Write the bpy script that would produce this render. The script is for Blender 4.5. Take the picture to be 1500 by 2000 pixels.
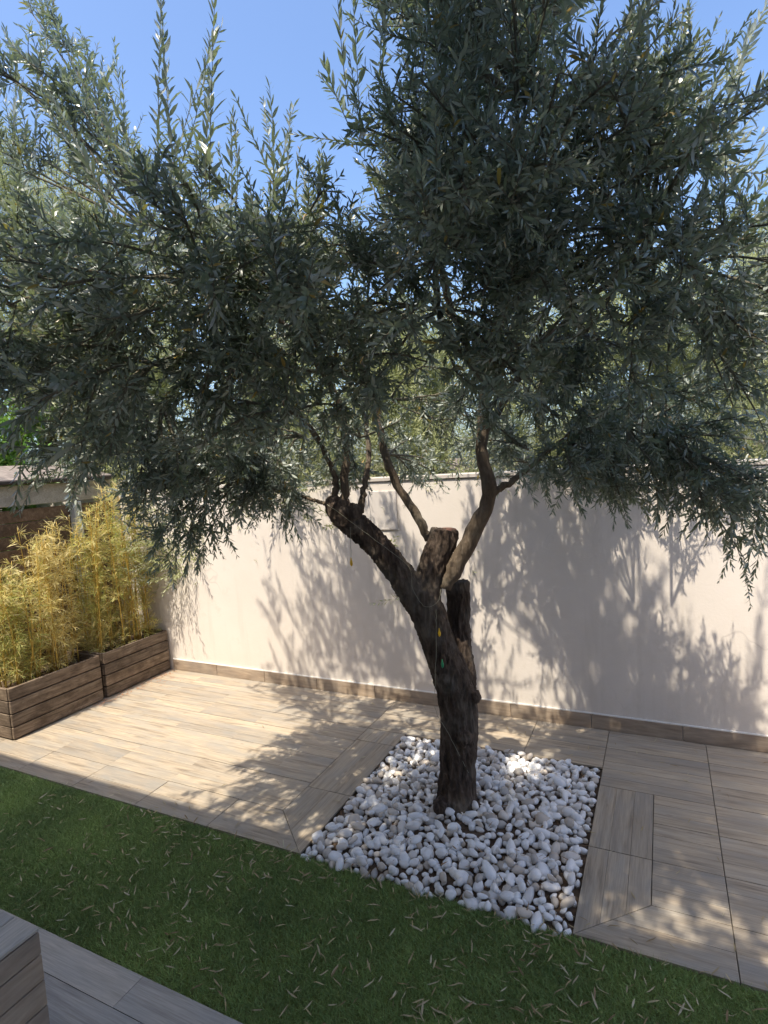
import bpy, math, random
import numpy as np
from mathutils import Matrix, Vector, noise

for o in list(bpy.data.objects): bpy.data.objects.remove(o)
scene = bpy.context.scene
COL = scene.collection
RNG = np.random.default_rng(11)
random.seed(5)

# ------------------------------------------------------------------ camera
EYE = np.array([0.0, 0.0, 2.0])
RIGHT = np.array([0.89884529, 0.43405778, -0.06058866])
UP = np.array([0.01614498, 0.10535847, 0.99430324])
FWD = np.array([-0.43796859, 0.89470299, -0.08769311])
FPX = 1118.5
cam_d = bpy.data.cameras.new('camera')
cam_d.sensor_fit = 'VERTICAL'; cam_d.sensor_height = 24.0
cam_d.lens = FPX / 2000 * 24.0
cam_d.clip_start = 0.02; cam_d.clip_end = 3000
cam = bpy.data.objects.new('camera', cam_d)
M4 = Matrix.Identity(4)
for i in range(3):
    M4[i][0] = RIGHT[i]; M4[i][1] = UP[i]; M4[i][2] = -FWD[i]; M4[i][3] = EYE[i]
cam.matrix_world = M4
COL.objects.link(cam); scene.camera = cam

# ------------------------------------------------------------------ sky, sun, exposure
SUN_EL, SUN_AZ = math.radians(64), math.radians(9)     # light travels towards +Y, turned a little towards +X
world = bpy.data.worlds.new('World'); scene.world = world; world.use_nodes = True
nt = world.node_tree; nt.nodes.clear()
sky = nt.nodes.new('ShaderNodeTexSky'); sky.sky_type = 'NISHITA'; sky.sun_disc = False
sky.sun_elevation = SUN_EL; sky.sun_rotation = math.pi + SUN_AZ
sky.air_density = 0.95; sky.dust_density = 2.5; sky.ozone_density = 6.0
bg = nt.nodes.new('ShaderNodeBackground'); bg.inputs[1].default_value = 0.106
wo = nt.nodes.new('ShaderNodeOutputWorld')
nt.links.new(sky.outputs[0], bg.inputs[0]); nt.links.new(bg.outputs[0], wo.inputs[0])
sun_d = bpy.data.lights.new('sun', 'SUN'); sun_d.energy = 2.3; sun_d.angle = math.radians(0.55)
sun_d.color = (1.0, 0.91, 0.76)
sun = bpy.data.objects.new('sun', sun_d)
sdir = Vector((math.sin(SUN_AZ) * math.cos(SUN_EL), math.cos(SUN_AZ) * math.cos(SUN_EL), -math.sin(SUN_EL)))
sun.rotation_euler = sdir.to_track_quat('-Z', 'Y').to_euler()
COL.objects.link(sun)
scene.view_settings.view_transform = 'Standard'; scene.view_settings.look = 'None'
scene.view_settings.gamma = 1.0; scene.view_settings.use_curve_mapping = False
scene.view_settings.exposure = 1.64
scene.render.engine = 'CYCLES'
scene.cycles.max_bounces = 7; scene.cycles.diffuse_bounces = 4
scene.cycles.glossy_bounces = 2; scene.cycles.transmission_bounces = 5
scene.cycles.use_denoising = True
scene.cycles.caustics_reflective = False; scene.cycles.caustics_refractive = False

# ------------------------------------------------------------------ helpers
def at(px, py, depth):
    return EYE + (FWD + RIGHT * (px - 750) / FPX - UP * (py - 1000) / FPX) * depth
def project(P):
    v = np.asarray(P) - EYE
    d = v @ FWD
    return 750 + FPX * (v @ RIGHT) / d, 1000 - FPX * (v @ UP) / d, d
def nrm(v):
    return v / np.maximum(np.linalg.norm(v, axis=-1, keepdims=True), 1e-9)
def link(o, parent=None):
    COL.objects.link(o)
    if parent is not None: o.parent = parent
    return o
def tag(o, label=None, cat=None, group=None, kind=None):
    if label: o['label'] = label
    if cat: o['category'] = cat
    if group: o['group'] = group
    if kind: o['kind'] = kind
    return o
def empty(name, loc=(0, 0, 0)):
    o = bpy.data.objects.new(name, None); o.location = loc; o.empty_display_size = .1
    return link(o)
def obj(name, me, mat=None, parent=None, loc=None, smooth=False):
    if mat is not None and len(me.materials) == 0: me.materials.append(mat)
    if smooth: me.polygons.foreach_set('use_smooth', [True] * len(me.polygons))
    o = bpy.data.objects.new(name, me)
    link(o)
    if loc is not None: o.location = loc
    if parent is not None:
        o.parent = parent
        o.matrix_parent_inverse = Matrix.Translation(-Vector(parent.location))
    return o
def mesh_np(name, V, F, smooth=False):
    """V (n,3); F list of arrays, each (m,k) of vertex indices"""
    me = bpy.data.meshes.new(name)
    V = np.asarray(V, np.float32)
    me.vertices.add(len(V)); me.vertices.foreach_set('co', V.ravel())
    F = [np.asarray(f, np.int32) for f in F if len(f)]
    nl = sum(f.size for f in F); npoly = sum(len(f) for f in F)
    me.loops.add(nl); me.polygons.add(npoly)
    me.loops.foreach_set('vertex_index', np.concatenate([f.ravel() for f in F]))
    tot = np.concatenate([np.full(len(f), f.shape[1], np.int32) for f in F])
    st = np.concatenate([[0], np.cumsum(tot)[:-1]]).astype(np.int32)
    me.polygons.foreach_set('loop_start', st); me.polygons.foreach_set('loop_total', tot)
    me.polygons.foreach_set('use_smooth', np.full(npoly, smooth, bool))
    me.update(calc_edges=True); me.validate()
    return me
def box_mesh(name, x0, x1, y0, y1, z0, z1, ch=0.0):
    """box with chamfered edges on every side"""
    import bmesh
    bm = bmesh.new()
    bmesh.ops.create_cube(bm, size=1)
    for v in bm.verts:
        v.co = Vector(((x0 + x1) / 2 + v.co.x * (x1 - x0), (y0 + y1) / 2 + v.co.y * (y1 - y0), (z0 + z1) / 2 + v.co.z * (z1 - z0)))
    if ch > 0: bmesh.ops.bevel(bm, geom=bm.edges[:], offset=ch, segments=1, affect='EDGES')
    me = bpy.data.meshes.new(name); bm.to_mesh(me); bm.free()
    return me
def box(name, x0, x1, y0, y1, z0, z1, mat, parent=None, ch=0.0):
    """box object whose origin lies at its centre"""
    c = ((x0 + x1) / 2, (y0 + y1) / 2, (z0 + z1) / 2)
    me = box_mesh(name, x0 - c[0], x1 - c[0], y0 - c[1], y1 - c[1], z0 - c[2], z1 - c[2], ch)
    return obj(name, me, mat, parent, c)
def tube_np(path, rad, sides=8, cap=True):
    """swept tube; returns V, quads, caps"""
    path = np.asarray(path, float); n = len(path)
    rad = np.broadcast_to(rad, (n,))
    T = nrm(np.gradient(path, axis=0))
    ref = np.array([0.3, 0.2, 0.93]) if abs(T[0][2]) < .85 else np.array([1.0, 0.1, 0])
    a = nrm(np.cross(T, ref)); b = np.cross(T, a)
    th = np.arange(sides) * 2 * np.pi / sides
    V = path[:, None] + rad[:, None, None] * (np.cos(th)[None, :, None] * a[:, None] + np.sin(th)[None, :, None] * b[:, None])
    V = V.reshape(-1, 3)
    i = np.arange(n - 1)[:, None] * sides; j = np.arange(sides)[None]; k = (j + 1) % sides
    Q = np.stack([i + j, i + k, i + sides + k, i + sides + j], -1).reshape(-1, 4)
    caps = [np.array([np.arange(sides)[::-1]]), np.array([np.arange(sides) + (n - 1) * sides])] if cap else []
    return V, Q, caps
def spline(pts, n):
    """Catmull-Rom through pts (any width)"""
    P = np.asarray(pts, float); P = np.vstack([2 * P[0] - P[1], P, 2 * P[-1] - P[-2]])
    m = len(P) - 3; out = []
    for t in np.linspace(0, m - 1e-6, n):
        i = int(t); u = t - i; a, b, c, d = P[i:i + 4]
        out.append(.5 * ((2 * b) + (-a + c) * u + (2 * a - 5 * b + 4 * c - d) * u * u + (-a + 3 * b - 3 * c + d) * u ** 3))
    return np.array(out)
def join_tubes(name, tubes):
    Vs, Fs, off = [], [], 0
    for V, Q, caps in tubes:
        Vs.append(V); Fs.append(Q + off)
        for c in caps: Fs.append(c + off)
        off += len(V)
    return mesh_np(name, np.vstack(Vs), Fs, True)

# ------------------------------------------------------------------ materials
class Mat:
    def __init__(s, name, rough=.6, spec=.5):
        s.m = bpy.data.materials.new(name); s.m.use_nodes = True
        s.t = s.m.node_tree; s.b = s.t.nodes['Principled BSDF']
        s.b.inputs['Roughness'].default_value = rough
        s.b.inputs['Specular IOR Level'].default_value = spec
    def n(s, kind, **kw):
        nd = s.t.nodes.new('ShaderNode' + kind)
        for k, v in kw.items():
            if k in nd.inputs: s.put(nd.inputs[k], v)
            else: setattr(nd, k, v)
        return nd
    def put(s, inp, v):
        if isinstance(v, bpy.types.NodeSocket): s.t.links.new(v, inp)
        else: inp.default_value = v
    def coord(s, which='Object', scale=(1, 1, 1), shift=None):
        c = s.n('TexCoord').outputs[which]
        if shift is not None:
            a = s.n('VectorMath', operation='ADD'); s.put(a.inputs[0], c); s.put(a.inputs[1], shift); c = a.outputs[0]
        mp = s.n('Mapping'); s.put(mp.inputs[0], c); mp.inputs['Scale'].default_value = scale
        return mp.outputs[0]
    def objshift(s, k=40.0):
        r = s.n('ObjectInfo').outputs['Random']
        m = s.n('Math', operation='MULTIPLY'); s.put(m.inputs[0], r); m.inputs[1].default_value = k
        c = s.n('CombineXYZ')
        for i in range(3): s.put(c.inputs[i], m.outputs[0])
        return c.outputs[0]
    def noise(s, vec, scale, detail=6, rough=.6, dist=0.0):
        nd = s.n('TexNoise'); s.put(nd.inputs['Vector'], vec)
        nd.inputs['Scale'].default_value = scale; nd.inputs['Detail'].default_value = detail
        nd.inputs['Roughness'].default_value = rough; nd.inputs['Distortion'].default_value = dist
        return nd.outputs['Fac']
    def ramp(s, fac, stops):
        r = s.n('ValToRGB'); s.put(r.inputs[0], fac); e = r.color_ramp.elements
        while len(e) < len(stops): e.new(.5)
        for el, (p, c) in zip(e, stops):
            el.position = p; el.color = (*c, 1) if len(c) == 3 else c
        return r.outputs[0]
    def mix(s, fac, a, b, blend='MIX'):
        m = s.n('Mix', data_type='RGBA', blend_type=blend)
        s.put(m.inputs[0], fac)
        for i, v in ((6, a), (7, b)):
            s.put(m.inputs[i], v if isinstance(v, bpy.types.NodeSocket) else (*v, 1))
        return m.outputs[2]
    def math(s, op, a, b=0.0):
        m = s.n('Math', operation=op); s.put(m.inputs[0], a); s.put(m.inputs[1], b); return m.outputs[0]
    def color(s, c): s.put(s.b.inputs['Base Color'], c if isinstance(c, bpy.types.NodeSocket) else (*c, 1)); return s
    def bump(s, h, strength=.3, dist=.01):
        b = s.n('Bump'); b.inputs['Strength'].default_value = strength; b.inputs['Distance'].default_value = dist
        s.put(b.inputs['Height'], h); s.put(s.b.inputs['Normal'], b.outputs[0]); return s

def wood_tile_mat(name, pale, mid, dark, grey):
    m = Mat(name, .55, .35)
    sh = m.objshift()
    v = m.coord('Object', (1.1, 16, 6), sh)
    streak = m.noise(v, 2.2, 8, .62, .6)
    fine = m.noise(m.coord('Object', (3, 90, 20), sh), 2.5, 4, .6)
    blot = m.noise(m.coord('Object', (2.0, 6, 3), sh), 1.7, 5, .55)
    c = m.ramp(streak, [(.32, dark), (.45, mid), (.58, pale), (.72, mid)])
    c = m.mix(m.ramp(blot, [(.42, (0, 0, 0)), (.68, (1, 1, 1))]), c, grey)
    c = m.mix(.35, c, m.ramp(fine, [(.3, (.25, .25, .25)), (.7, (.75, .75, .75))]), 'OVERLAY')
    r = m.n('ObjectInfo').outputs['Random']
    c = m.mix(1.0, c, m.ramp(r, [(0, (.84, .845, .86)), (.5, (.97, .96, .95)), (1, (1.08, 1.06, 1.03))]), 'MULTIPLY')
    knot = m.n('TexVoronoi'); m.put(knot.inputs['Vector'], m.coord('Object', (2.5, 9, 3), sh)); knot.inputs['Scale'].default_value = 1.6
    c = m.mix(m.ramp(knot.outputs['Distance'], [(.03, (.7, .7, .7)), (.10, (0, 0, 0))]), c, dark)
    m.color(c)
    m.put(m.b.inputs['Roughness'], m.ramp(fine, [(.2, (.48,) * 3), (.8, (.68,) * 3)]))
    m.bump(fine, .25, .002)
    return m.m
TILE = wood_tile_mat('wood_look_tile', (.44, .365, .272), (.352, .29, .215), (.22, .178, .133), (.325, .295, .25))
TILE_SKYGREY = wood_tile_mat('sky_grey_wood_look_tile', (.50, .455, .40), (.42, .38, .33), (.33, .30, .265), (.42, .395, .36))  # same planks, greyed in the colour to stand for reflected sky
TILE_SKIRT = wood_tile_mat('skirting_tile', (.42, .335, .25), (.34, .26, .19), (.25, .185, .13), (.30, .245, .195))
def weathered_wood(name, a, b, c_, scale=(2, 26, 26)):
    m = Mat(name, .8, .2)
    sh = m.objshift()
    s = m.noise(m.coord('Object', scale, sh), 1.6, 9, .65, .9)
    f = m.noise(m.coord('Object', (6, 120, 120), sh), 2, 3, .6)
    bl = m.noise(m.coord('Object', (3, 5, 5), sh), 2.2, 6, .7)
    col = m.ramp(s, [(.28, a), (.5, b), (.72, c_)])
    col = m.mix(m.ramp(bl, [(.45, (0, 0, 0)), (.62, (.8, .8, .8))]), col, a)
    col = m.mix(.4, col, m.ramp(f, [(.3, (.22,) * 3), (.7, (.72,) * 3)]), 'OVERLAY')
    col = m.mix(1, col, m.ramp(m.n('ObjectInfo').outputs['Random'], [(0, (.75, .76, .78)), (1, (1.2, 1.16, 1.1))]), 'MULTIPLY')
    m.color(col); m.bump(s, .55, .004)
    return m.m
PLANK = weathered_wood('weathered_planter_wood', (.085, .063, .046), (.19, .145, .108), (.31, .25, .19))
SHEDW = weathered_wood('shed_wood', (.11, .07, .045), (.2, .13, .085), (.29, .21, .15))
ROOFW = weathered_wood('roof_wood', (.18, .15, .135), (.27, .23, .205), (.36, .31, .28))
FASCIA = weathered_wood('fascia_wood', (.33, .30, .25), (.44, .40, .34), (.55, .5, .43))

def plaster():
    m = Mat('cream_plaster', .9, .2)
    big = m.noise(m.coord('Object'), .9, 5, .6)
    fine = m.noise(m.coord('Object'), 55, 8, .7)
    streak = m.noise(m.coord('Object', (5, 5, .5)), 1.5, 6, .65)
    c = m.ramp(big, [(.3, (.66, .595, .525)), (.5, (.70, .635, .565)), (.7, (.74, .67, .60))])
    c = m.mix(m.ramp(streak, [(.55, (0, 0, 0)), (.78, (.5,) * 3)]), c, (.56, .50, .43))
    spot = m.noise(m.coord('Object'), 7, 4, .7)
    c = m.mix(m.ramp(spot, [(.60, (0, 0, 0)), (.74, (.4,) * 3)]), c, (.60, .54, .46))
    # hairline cracks
    vo = m.n('TexVoronoi', feature='DISTANCE_TO_EDGE')
    wv = m.n('VectorMath', operation='ADD'); m.put(wv.inputs[0], m.coord('Object', (.9, .9, .35)))
    nz = m.n('TexNoise'); nz.inputs['Scale'].default_value = 3.5; m.put(nz.inputs['Vector'], m.coord('Object'))
    sc = m.n('VectorMath', operation='SCALE'); m.put(sc.inputs[0], nz.outputs['Color']); sc.inputs['Scale'].default_value = .35
    m.put(wv.inputs[1], sc.outputs[0]); m.put(vo.inputs['Vector'], wv.outputs[0]); vo.inputs['Scale'].default_value = .8
    gate = m.math('MULTIPLY', m.ramp(vo.outputs['Distance'], [(.0, (1, 1, 1)), (.0045, (0, 0, 0))]), m.ramp(big, [(.52, (0, 0, 0)), (.62, (.3,) * 3)]))
    c = m.mix(gate, c, (.33, .29, .26))
    und = m.noise(m.coord('Object', (1, 1, 1.2)), 5, 3, .5)
    m.color(c); m.bump(m.math('ADD', fine, m.math('MULTIPLY', und, 1.2)), .35, .004)
    return m.m
PLASTER = plaster()
def simple(name, rgb, rough=.7, var=.15, scale=12, bump=.2, spec=.3):
    m = Mat(name, rough, spec)
    nz = m.noise(m.coord('Object', (1, 1, 1), m.objshift()), scale, 7, .65)
    lo = tuple(c * (1 - var) for c in rgb); hi = tuple(min(1, c * (1 + var)) for c in rgb)
    m.color(m.ramp(nz, [(.3, lo), (.7, hi)])); m.bump(nz, bump, .004)
    return m.m
WHITE = simple('white_filler', (.78, .76, .72), .7, .08)
PANELM = simple('painted_hatch', (.60, .55, .50), .6, .06)
GROUT = simple('dark_grout', (.10, .085, .07), .9, .3, 40)
EARTH = simple('garden_earth', (.16, .12, .085), .95, .4, 6)
SOIL = simple('bed_soil', (.11, .075, .05), .95, .5, 45, .8)
STONEW = simple('house_render', (.78, .75, .71), .85, .05)
BLACKP = simple('black_plastic', (.015, .015, .016), .45, .2)
DARKM = simple('dark_gutter', (.05, .038, .032), .5, .3)
POSTM = simple('grey_post', (.50, .50, .47), .6, .1)

def pebble_mat():
    m = Mat('white_pebble', .55, .35)
    r = m.n('ObjectInfo').outputs['Random']; isl = m.n('NewGeometry').outputs['Random Per Island']
    rr = m.math('FRACT', m.math('ADD', r, isl))
    c = m.ramp(rr, [(0, (.86, .855, .85)), (.55, (.82, .815, .81)), (.74, (.70, .67, .64)), (.84, (.58, .51, .43)), (.93, (.48, .43, .38)), (1, (.38, .37, .36))])
    nz = m.noise(m.coord('Object', (1, 1, 1), m.objshift()), 22, 6, .6)
    c = m.mix(m.ramp(nz, [(.5, (0, 0, 0)), (.75, (.45,) * 3)]), c, (.52, .45, .38))
    m.color(c); m.bump(nz, .25, .004)
    return m.m
PEBBLE = pebble_mat()
def bark_mat(name, a, b, c_, sc=1.0):
    m = Mat(name, .92, .15)
    s = m.noise(m.coord('Object', (9 * sc, 9 * sc, 2.2 * sc)), 3.2, 10, .7, .6)
    f = m.noise(m.coord('Object', (1, 1, .45)), 60, 6, .7)
    li = m.noise(m.coord('Object'), 4.5, 4, .6)
    col = m.ramp(s, [(.3, a), (.52, b), (.74, c_)])
    col = m.mix(m.ramp(li, [(.50, (0, 0, 0)), (.66, (.6,) * 3)]), col, (c_[0] * .95, c_[1] * 1.08, c_[2] * 1.12))
    m.color(col)
    m.bump(m.math('ADD', m.math('MULTIPLY', s, 1.4), f), .9, .012)
    return m.m
BARK = bark_mat('old_olive_bark', (.020, .015, .012), (.085, .062, .048), (.22, .17, .135))
LIMB = bark_mat('young_olive_bark', (.085, .062, .043), (.16, .122, .088), (.26, .21, .155), 1.6)
TWIGM = bark_mat('twig_bark', (.13, .12, .08), (.2, .18, .13), (.28, .26, .2), 3)
CUTW = simple('cut_wood', (.15, .075, .055), .9, .35, 30, .6)

def leaf_mat(name, top, under, top2, under2, trans=.28, rough=.42, odd=None, spec=.5, transcol=None):
    m = Mat(name, rough, spec)
    g = m.n('NewGeometry')
    rr = m.math('FRACT', m.math('ADD', m.n('ObjectInfo').outputs['Random'], g.outputs['Random Per Island']))
    tstops = [(0, top), (.985 if odd else 1, top2)] + ([(.992, odd), (1, odd)] if odd else [])
    ustops = [(0, under), (.985 if odd else 1, under2)] + ([(.992, odd), (1, odd)] if odd else [])
    col = m.mix(g.outputs['Backfacing'], m.ramp(rr, tstops), m.ramp(rr, ustops))
    m.color(col)
    tr = m.n('BsdfTranslucent')
    m.put(tr.inputs['Color'], m.mix(.6, m.ramp(rr, tstops), transcol or (.28, .34, .07)))
    mx = m.n('MixShader'); mx.inputs[0].default_value = trans
    m.put(mx.inputs[1], m.b.outputs[0]); m.put(mx.inputs[2], tr.outputs[0])
    out = [n for n in m.t.nodes if n.type == 'OUTPUT_MATERIAL'][0]
    m.put(out.inputs[0], mx.outputs[0])
    return m.m
OLIVE = leaf_mat('olive_leaf', (.115, .155, .128), (.32, .355, .31), (.225, .272, .225), (.43, .465, .41), .28, .34, (.40, .27, .07), .6)
OLIVE_SUN = leaf_mat('olive_leaf_sun_tone', (.30, .32, .15), (.45, .46, .29), (.42, .43, .22), (.52, .53, .34), .4, .5)  # olive leaf again, sunlight brightness put into its colours
GREEN = leaf_mat('green_leaf', (.10, .24, .03), (.16, .32, .06), (.18, .36, .06), (.24, .42, .10), .4, .4)
BAMBOO = leaf_mat('bamboo_leaf', (.64, .56, .19), (.68, .59, .24), (.78, .65, .32), (.80, .68, .38), .35, .55, transcol=(.6, .5, .1))
BAMBOO_G = leaf_mat('bamboo_leaf_green', (.34, .40, .11), (.40, .44, .15), (.60, .56, .17), (.62, .58, .21), .35, .55, transcol=(.45, .5, .1))
DRY = leaf_mat('dry_leaf', (.46, .37, .20), (.52, .46, .31), (.23, .145, .075), (.38, .29, .16), .1, .75)
LITTER = leaf_mat('brown_litter', (.20, .11, .06), (.27, .17, .10), (.33, .19, .10), (.38, .25, .15), .1, .8)
def turf_mat():
    m = Mat('turf_blades', .55, .3)
    isl = m.n('NewGeometry').outputs['Random Per Island']
    c = m.ramp(isl, [(0, (.20, .295, .095)), (.5, (.265, .375, .125)), (.85, (.31, .41, .155)), (1, (.20, .20, .08))])
    big = m.noise(m.coord('Object'), 2.2, 4, .6)
    c = m.mix(1, c, m.ramp(big, [(.3, (.62, .66, .66)), (.7, (1.28, 1.24, 1.1))]), 'MULTIPLY')
    m.color(c)
    return m.m
TURF = turf_mat()
TURFB = simple('turf_backing', (.15, .18, .05), .9, .4, 60)
CULM = simple('bamboo_culm', (.50, .33, .06), .45, .3, 8, .1, .5)
YEL = simple('yellow_bulb', (.75, .45, .03), .35, .1)
GRN = simple('green_bulb', (.03, .30, .13), .35, .1)
WIRE = simple('wire', (.28, .27, .2), .5, .2)

# ------------------------------------------------------------------ layout constants (metres)
WALL_Y = 4.18
TURF_Y0, TURF_Y1 = 1.445, 2.285
BED = (-1.725, -0.368, 2.285, 3.655)      # pebble bed x0 x1 y0 y1

# ------------------------------------------------------------------ ground
g = mesh_np('ground', [(-600, -600, -.09), (600, -600, -.09), (600, 900, -.09), (-600, 900, -.09)], [np.array([[0, 1, 2, 3]])])
tag(obj('ground', g, EARTH), kind='structure')

# floors: base slab of grout with wood-look planks as children
def slab(name, rects, z=-.012):
    V, F = [], []
    for (x0, x1, y0, y1) in rects:
        k = len(V); V += [(x0, y0, z), (x1, y0, z), (x1, y1, z), (x0, y1, z)]; F.append((k, k + 1, k + 2, k + 3))
    return tag(obj(name, mesh_np(name, V, [np.array(F)]), GROUT), kind='structure')
def plank(parent, poly, along='x', z1=0.0, name='plank', mat=None):
    """poly: floor polygon counter-clockwise; grain runs along x or y"""
    P = np.array(poly, float); c = P.mean(0)
    L = P - c
    if along == 'y': L = np.stack([L[:, 1], -L[:, 0]], 1)       # local x = world y
    n = len(L); ins = .0009
    d = nrm(L) * ins * 1.4
    zt = z1 + random.uniform(-.0006, .0006)
    V = [(*p, -.011) for p in L] + [(*p, zt - ins) for p in L] + [(*(p - q), zt) for p, q in zip(L, d)]
    side = [(i + k * n, (i + 1) % n + k * n, (i + 1) % n + n + k * n, i + n + k * n) for k in (0, 1) for i in range(n)]
    top = [tuple(range(2 * n, 3 * n))]
    me = mesh_np(name, V, [np.array(side), np.array(top)])
    o = obj(name, me, mat or TILE, parent, (c[0], c[1], 0))
    if along == 'y': o.rotation_euler.z = math.pi / 2
    return o
GT, GB = .0038, .0012
def rows(parent, x0, x1, ylines, xcuts, nb=3):
    """tiles between ylines, cut at xcuts, each tile printed as nb boards"""
    xs = [x0] + [x for x in xcuts if x0 + .03 < x < x1 - .03] + [x1]
    for ya, yb in zip(ylines[:-1], ylines[1:]):
        k = nb if yb - ya > .22 else max(1, round((yb - ya) / .11))
        w = (yb - ya) / k
        for xa, xb in zip(xs[:-1], xs[1:]):
            for i in range(k):
                a = ya + i * w + (GT if i == 0 else GB) / 2; b = ya + (i + 1) * w - (GT if i == k - 1 else GB) / 2
                plank(parent, [(xa + GT / 2, a), (xb - GT / 2, a), (xb - GT / 2, b), (xa + GT / 2, b)])
terrace = slab('terrace_floor', [(-6.5, BED[0], TURF_Y1, WALL_Y), (BED[0], BED[1], BED[3], WALL_Y), (BED[1], 3.0, TURF_Y1, WALL_Y)])
YL = [TURF_Y1, 2.565, 2.87, 3.175, 3.45, 3.655, 3.92, WALL_Y]
LX = [-2.034 - .33 - .582 * i for i in range(8)]
# left field
fx = -2.034
rows(terrace, -5.1, fx, YL[1:], LX)
# front strip, left: two boards, mitred at the bed's corner
def strip(xa, xb, ya, yb, mitre_left=None, mitre_right=None):
    w = (yb - ya) / 2
    for i in range(2):
        a = ya + i * w + (GT if i == 0 else GB) / 2; b = ya + (i + 1) * w - GB / 2
        pl = [xa + GT / 2, xb - GT / 2, xb - GT / 2, xa + GT / 2]
        if mitre_right: pl[1] = mitre_right(a) - GT / 2; pl[2] = mitre_right(b) - GT / 2
        if mitre_left: pl[0] = mitre_left(a) + GT / 2; pl[3] = mitre_left(b) + GT / 2
        plank(terrace, [(pl[0], a), (pl[1], a), (pl[2], b), (pl[3], b)])
ml = lambda y: BED[0] + (y - TURF_Y1) * (fx - BED[0]) / (YL[1] - TURF_Y1)
xs = [-5.1] + sorted(x for x in LX if x > -5) 
for xa, xb in zip(xs[:-1], xs[1:]): strip(xa, xb, TURF_Y1, YL[1])
strip(xs[-1], fx, TURF_Y1, YL[1], mitre_right=ml)
# left frame beside the bed: three boards running away from the camera
def frame(x_in, x_out, cuts, ytop, ybot_in, ybot_out, nb):
    for i in range(nb):
        ua, ub = i / nb, (i + 1) / nb
        xa, xb = x_in + (x_out - x_in) * ua, x_in + (x_out - x_in) * ub
        ya, yb = ybot_in + (ybot_out - ybot_in) * ua, ybot_in + (ybot_out - ybot_in) * ub
        s = 1 if xb > xa else -1
        xa += s * (GT if i == 0 else GB) / 2; xb -= s * (GT if i == nb - 1 else GB) / 2
        ys = [None] + cuts + [ytop]
        for k in range(len(ys) - 1):
            la, lb = (ya + GT / 2, yb + GT / 2) if k == 0 else (ys[k] + GT / 2,) * 2
            h = ys[k + 1] - GT / 2
            poly = [(xa, la), (xb, lb), (xb, h), (xa, h)]
            plank(terrace, poly if s > 0 else poly[::-1], 'y')
frame(BED[0], fx, [2.83, 3.47], BED[3], TURF_Y1, YL[1], 2)
rx = -0.074
frame(BED[1], rx, [2.87], 3.45, TURF_Y1, YL[1], 3)
# back band behind the bed and right-hand field
RXC = [.23 + .582 * i for i in range(6)]
rows(terrace, fx, BED[1], YL[5:], [-2.034 + .582 * i for i in range(1, 3)])
rows(terrace, BED[1], 3.0, [3.45, 3.655, 3.92, WALL_Y], RXC)
rows(terrace, rx, 3.0, [2.565, 2.87, 3.175, 3.45], RXC)
mr = lambda y: BED[1] + (y - TURF_Y1) * (rx - BED[1]) / (YL[1] - TURF_Y1)
strip(BED[1], RXC[0], TURF_Y1, YL[1], mitre_left=mr)
for xa, xb in zip(RXC[:4], RXC[1:5]): strip(xa, xb, TURF_Y1, YL[1])
# near paved strip in front of the house
patio = slab('patio_floor', [(-4.5, 3.0, -.4, TURF_Y0)])
ys = [TURF_Y0 - .145 * i for i in range(9)][::-1]
for r, (ya, yb) in enumerate(zip(ys[:-1], ys[1:])):
    x = -4.5 + (r * .37) % 1.1
    while x < 2.0:
        plank(patio, [(x + .001, ya + .0015), (x + 1.1 - .001, ya + .0015), (x + 1.1 - .001, yb - .0015), (x + .001, yb - .0015)], mat=TILE_SKYGREY)
        x += 1.1

# ------------------------------------------------------------------ artificial turf
tb = mesh_np('turf', [(-6.5, TURF_Y0, -.012), (3, TURF_Y0, -.012), (3, TURF_Y1, -.012), (-6.5, TURF_Y1, -.012)], [np.array([[0, 1, 2, 3]])])
tag(obj('turf_backing', tb, TURFB), kind='structure')
def blades(n, x0, x1, y0, y1, zb, h, w, rng):
    p = np.stack([rng.uniform(x0, x1, n), rng.uniform(y0, y1, n), np.full(n, zb)], 1)
    a = rng.uniform(0, 2 * np.pi, n)
    side = np.stack([np.cos(a), np.sin(a), np.zeros(n)], 1) * (w * rng.uniform(.6, 1.4, n))[:, None]
    b = rng.uniform(0, 2 * np.pi, n); ln = rng.uniform(.3, 1.5, n) * h
    tip = p + np.stack([np.cos(b) * ln * .9, np.sin(b) * ln * .9, h * rng.uniform(.6, 1.15, n)], 1)
    V = np.stack([p - side / 2, p + side / 2, tip], 1).reshape(-1, 3)
    return mesh_np('artificial_grass', V, [np.arange(3 * n).reshape(-1, 3)])
tag(obj('artificial_grass', blades(260000, -4.9, 1.3, TURF_Y0, TURF_Y1 - .004, -.012, .020, .0034, RNG), TURF),
    'short green artificial grass strip between the paved floors', 'grass', kind='stuff')

# ------------------------------------------------------------------ garden wall
gw = empty('garden_wall', (-2, WALL_Y, 0))
tag(gw, 'cream rendered garden wall behind the olive tree', 'wall')
box('wall_body', -6.6, 4, WALL_Y, WALL_Y + .22, -.08, 1.835, PLASTER, gw, .004)
box('coping', -6.6, 4, WALL_Y - .012, WALL_Y + .235, 1.84, 1.872, simple('coping_stone', (.50, .45, .40), .8, .1), gw, .004)
x = -4.56
while x < 3:
    box('skirting_tile', x + .002, x + .58, WALL_Y - .011, WALL_Y - .001, .002, .108, TILE_SKIRT, gw, .0015)
    x += .582
box('filler_line', -4.56, 3, WALL_Y - .009, WALL_Y - .0015, .1085, .1165, WHITE, gw)
h = box('hatch', -2.245, -1.925, WALL_Y - .012, WALL_Y - .001, 1.445, 1.762, PANELM, gw, .003)

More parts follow.
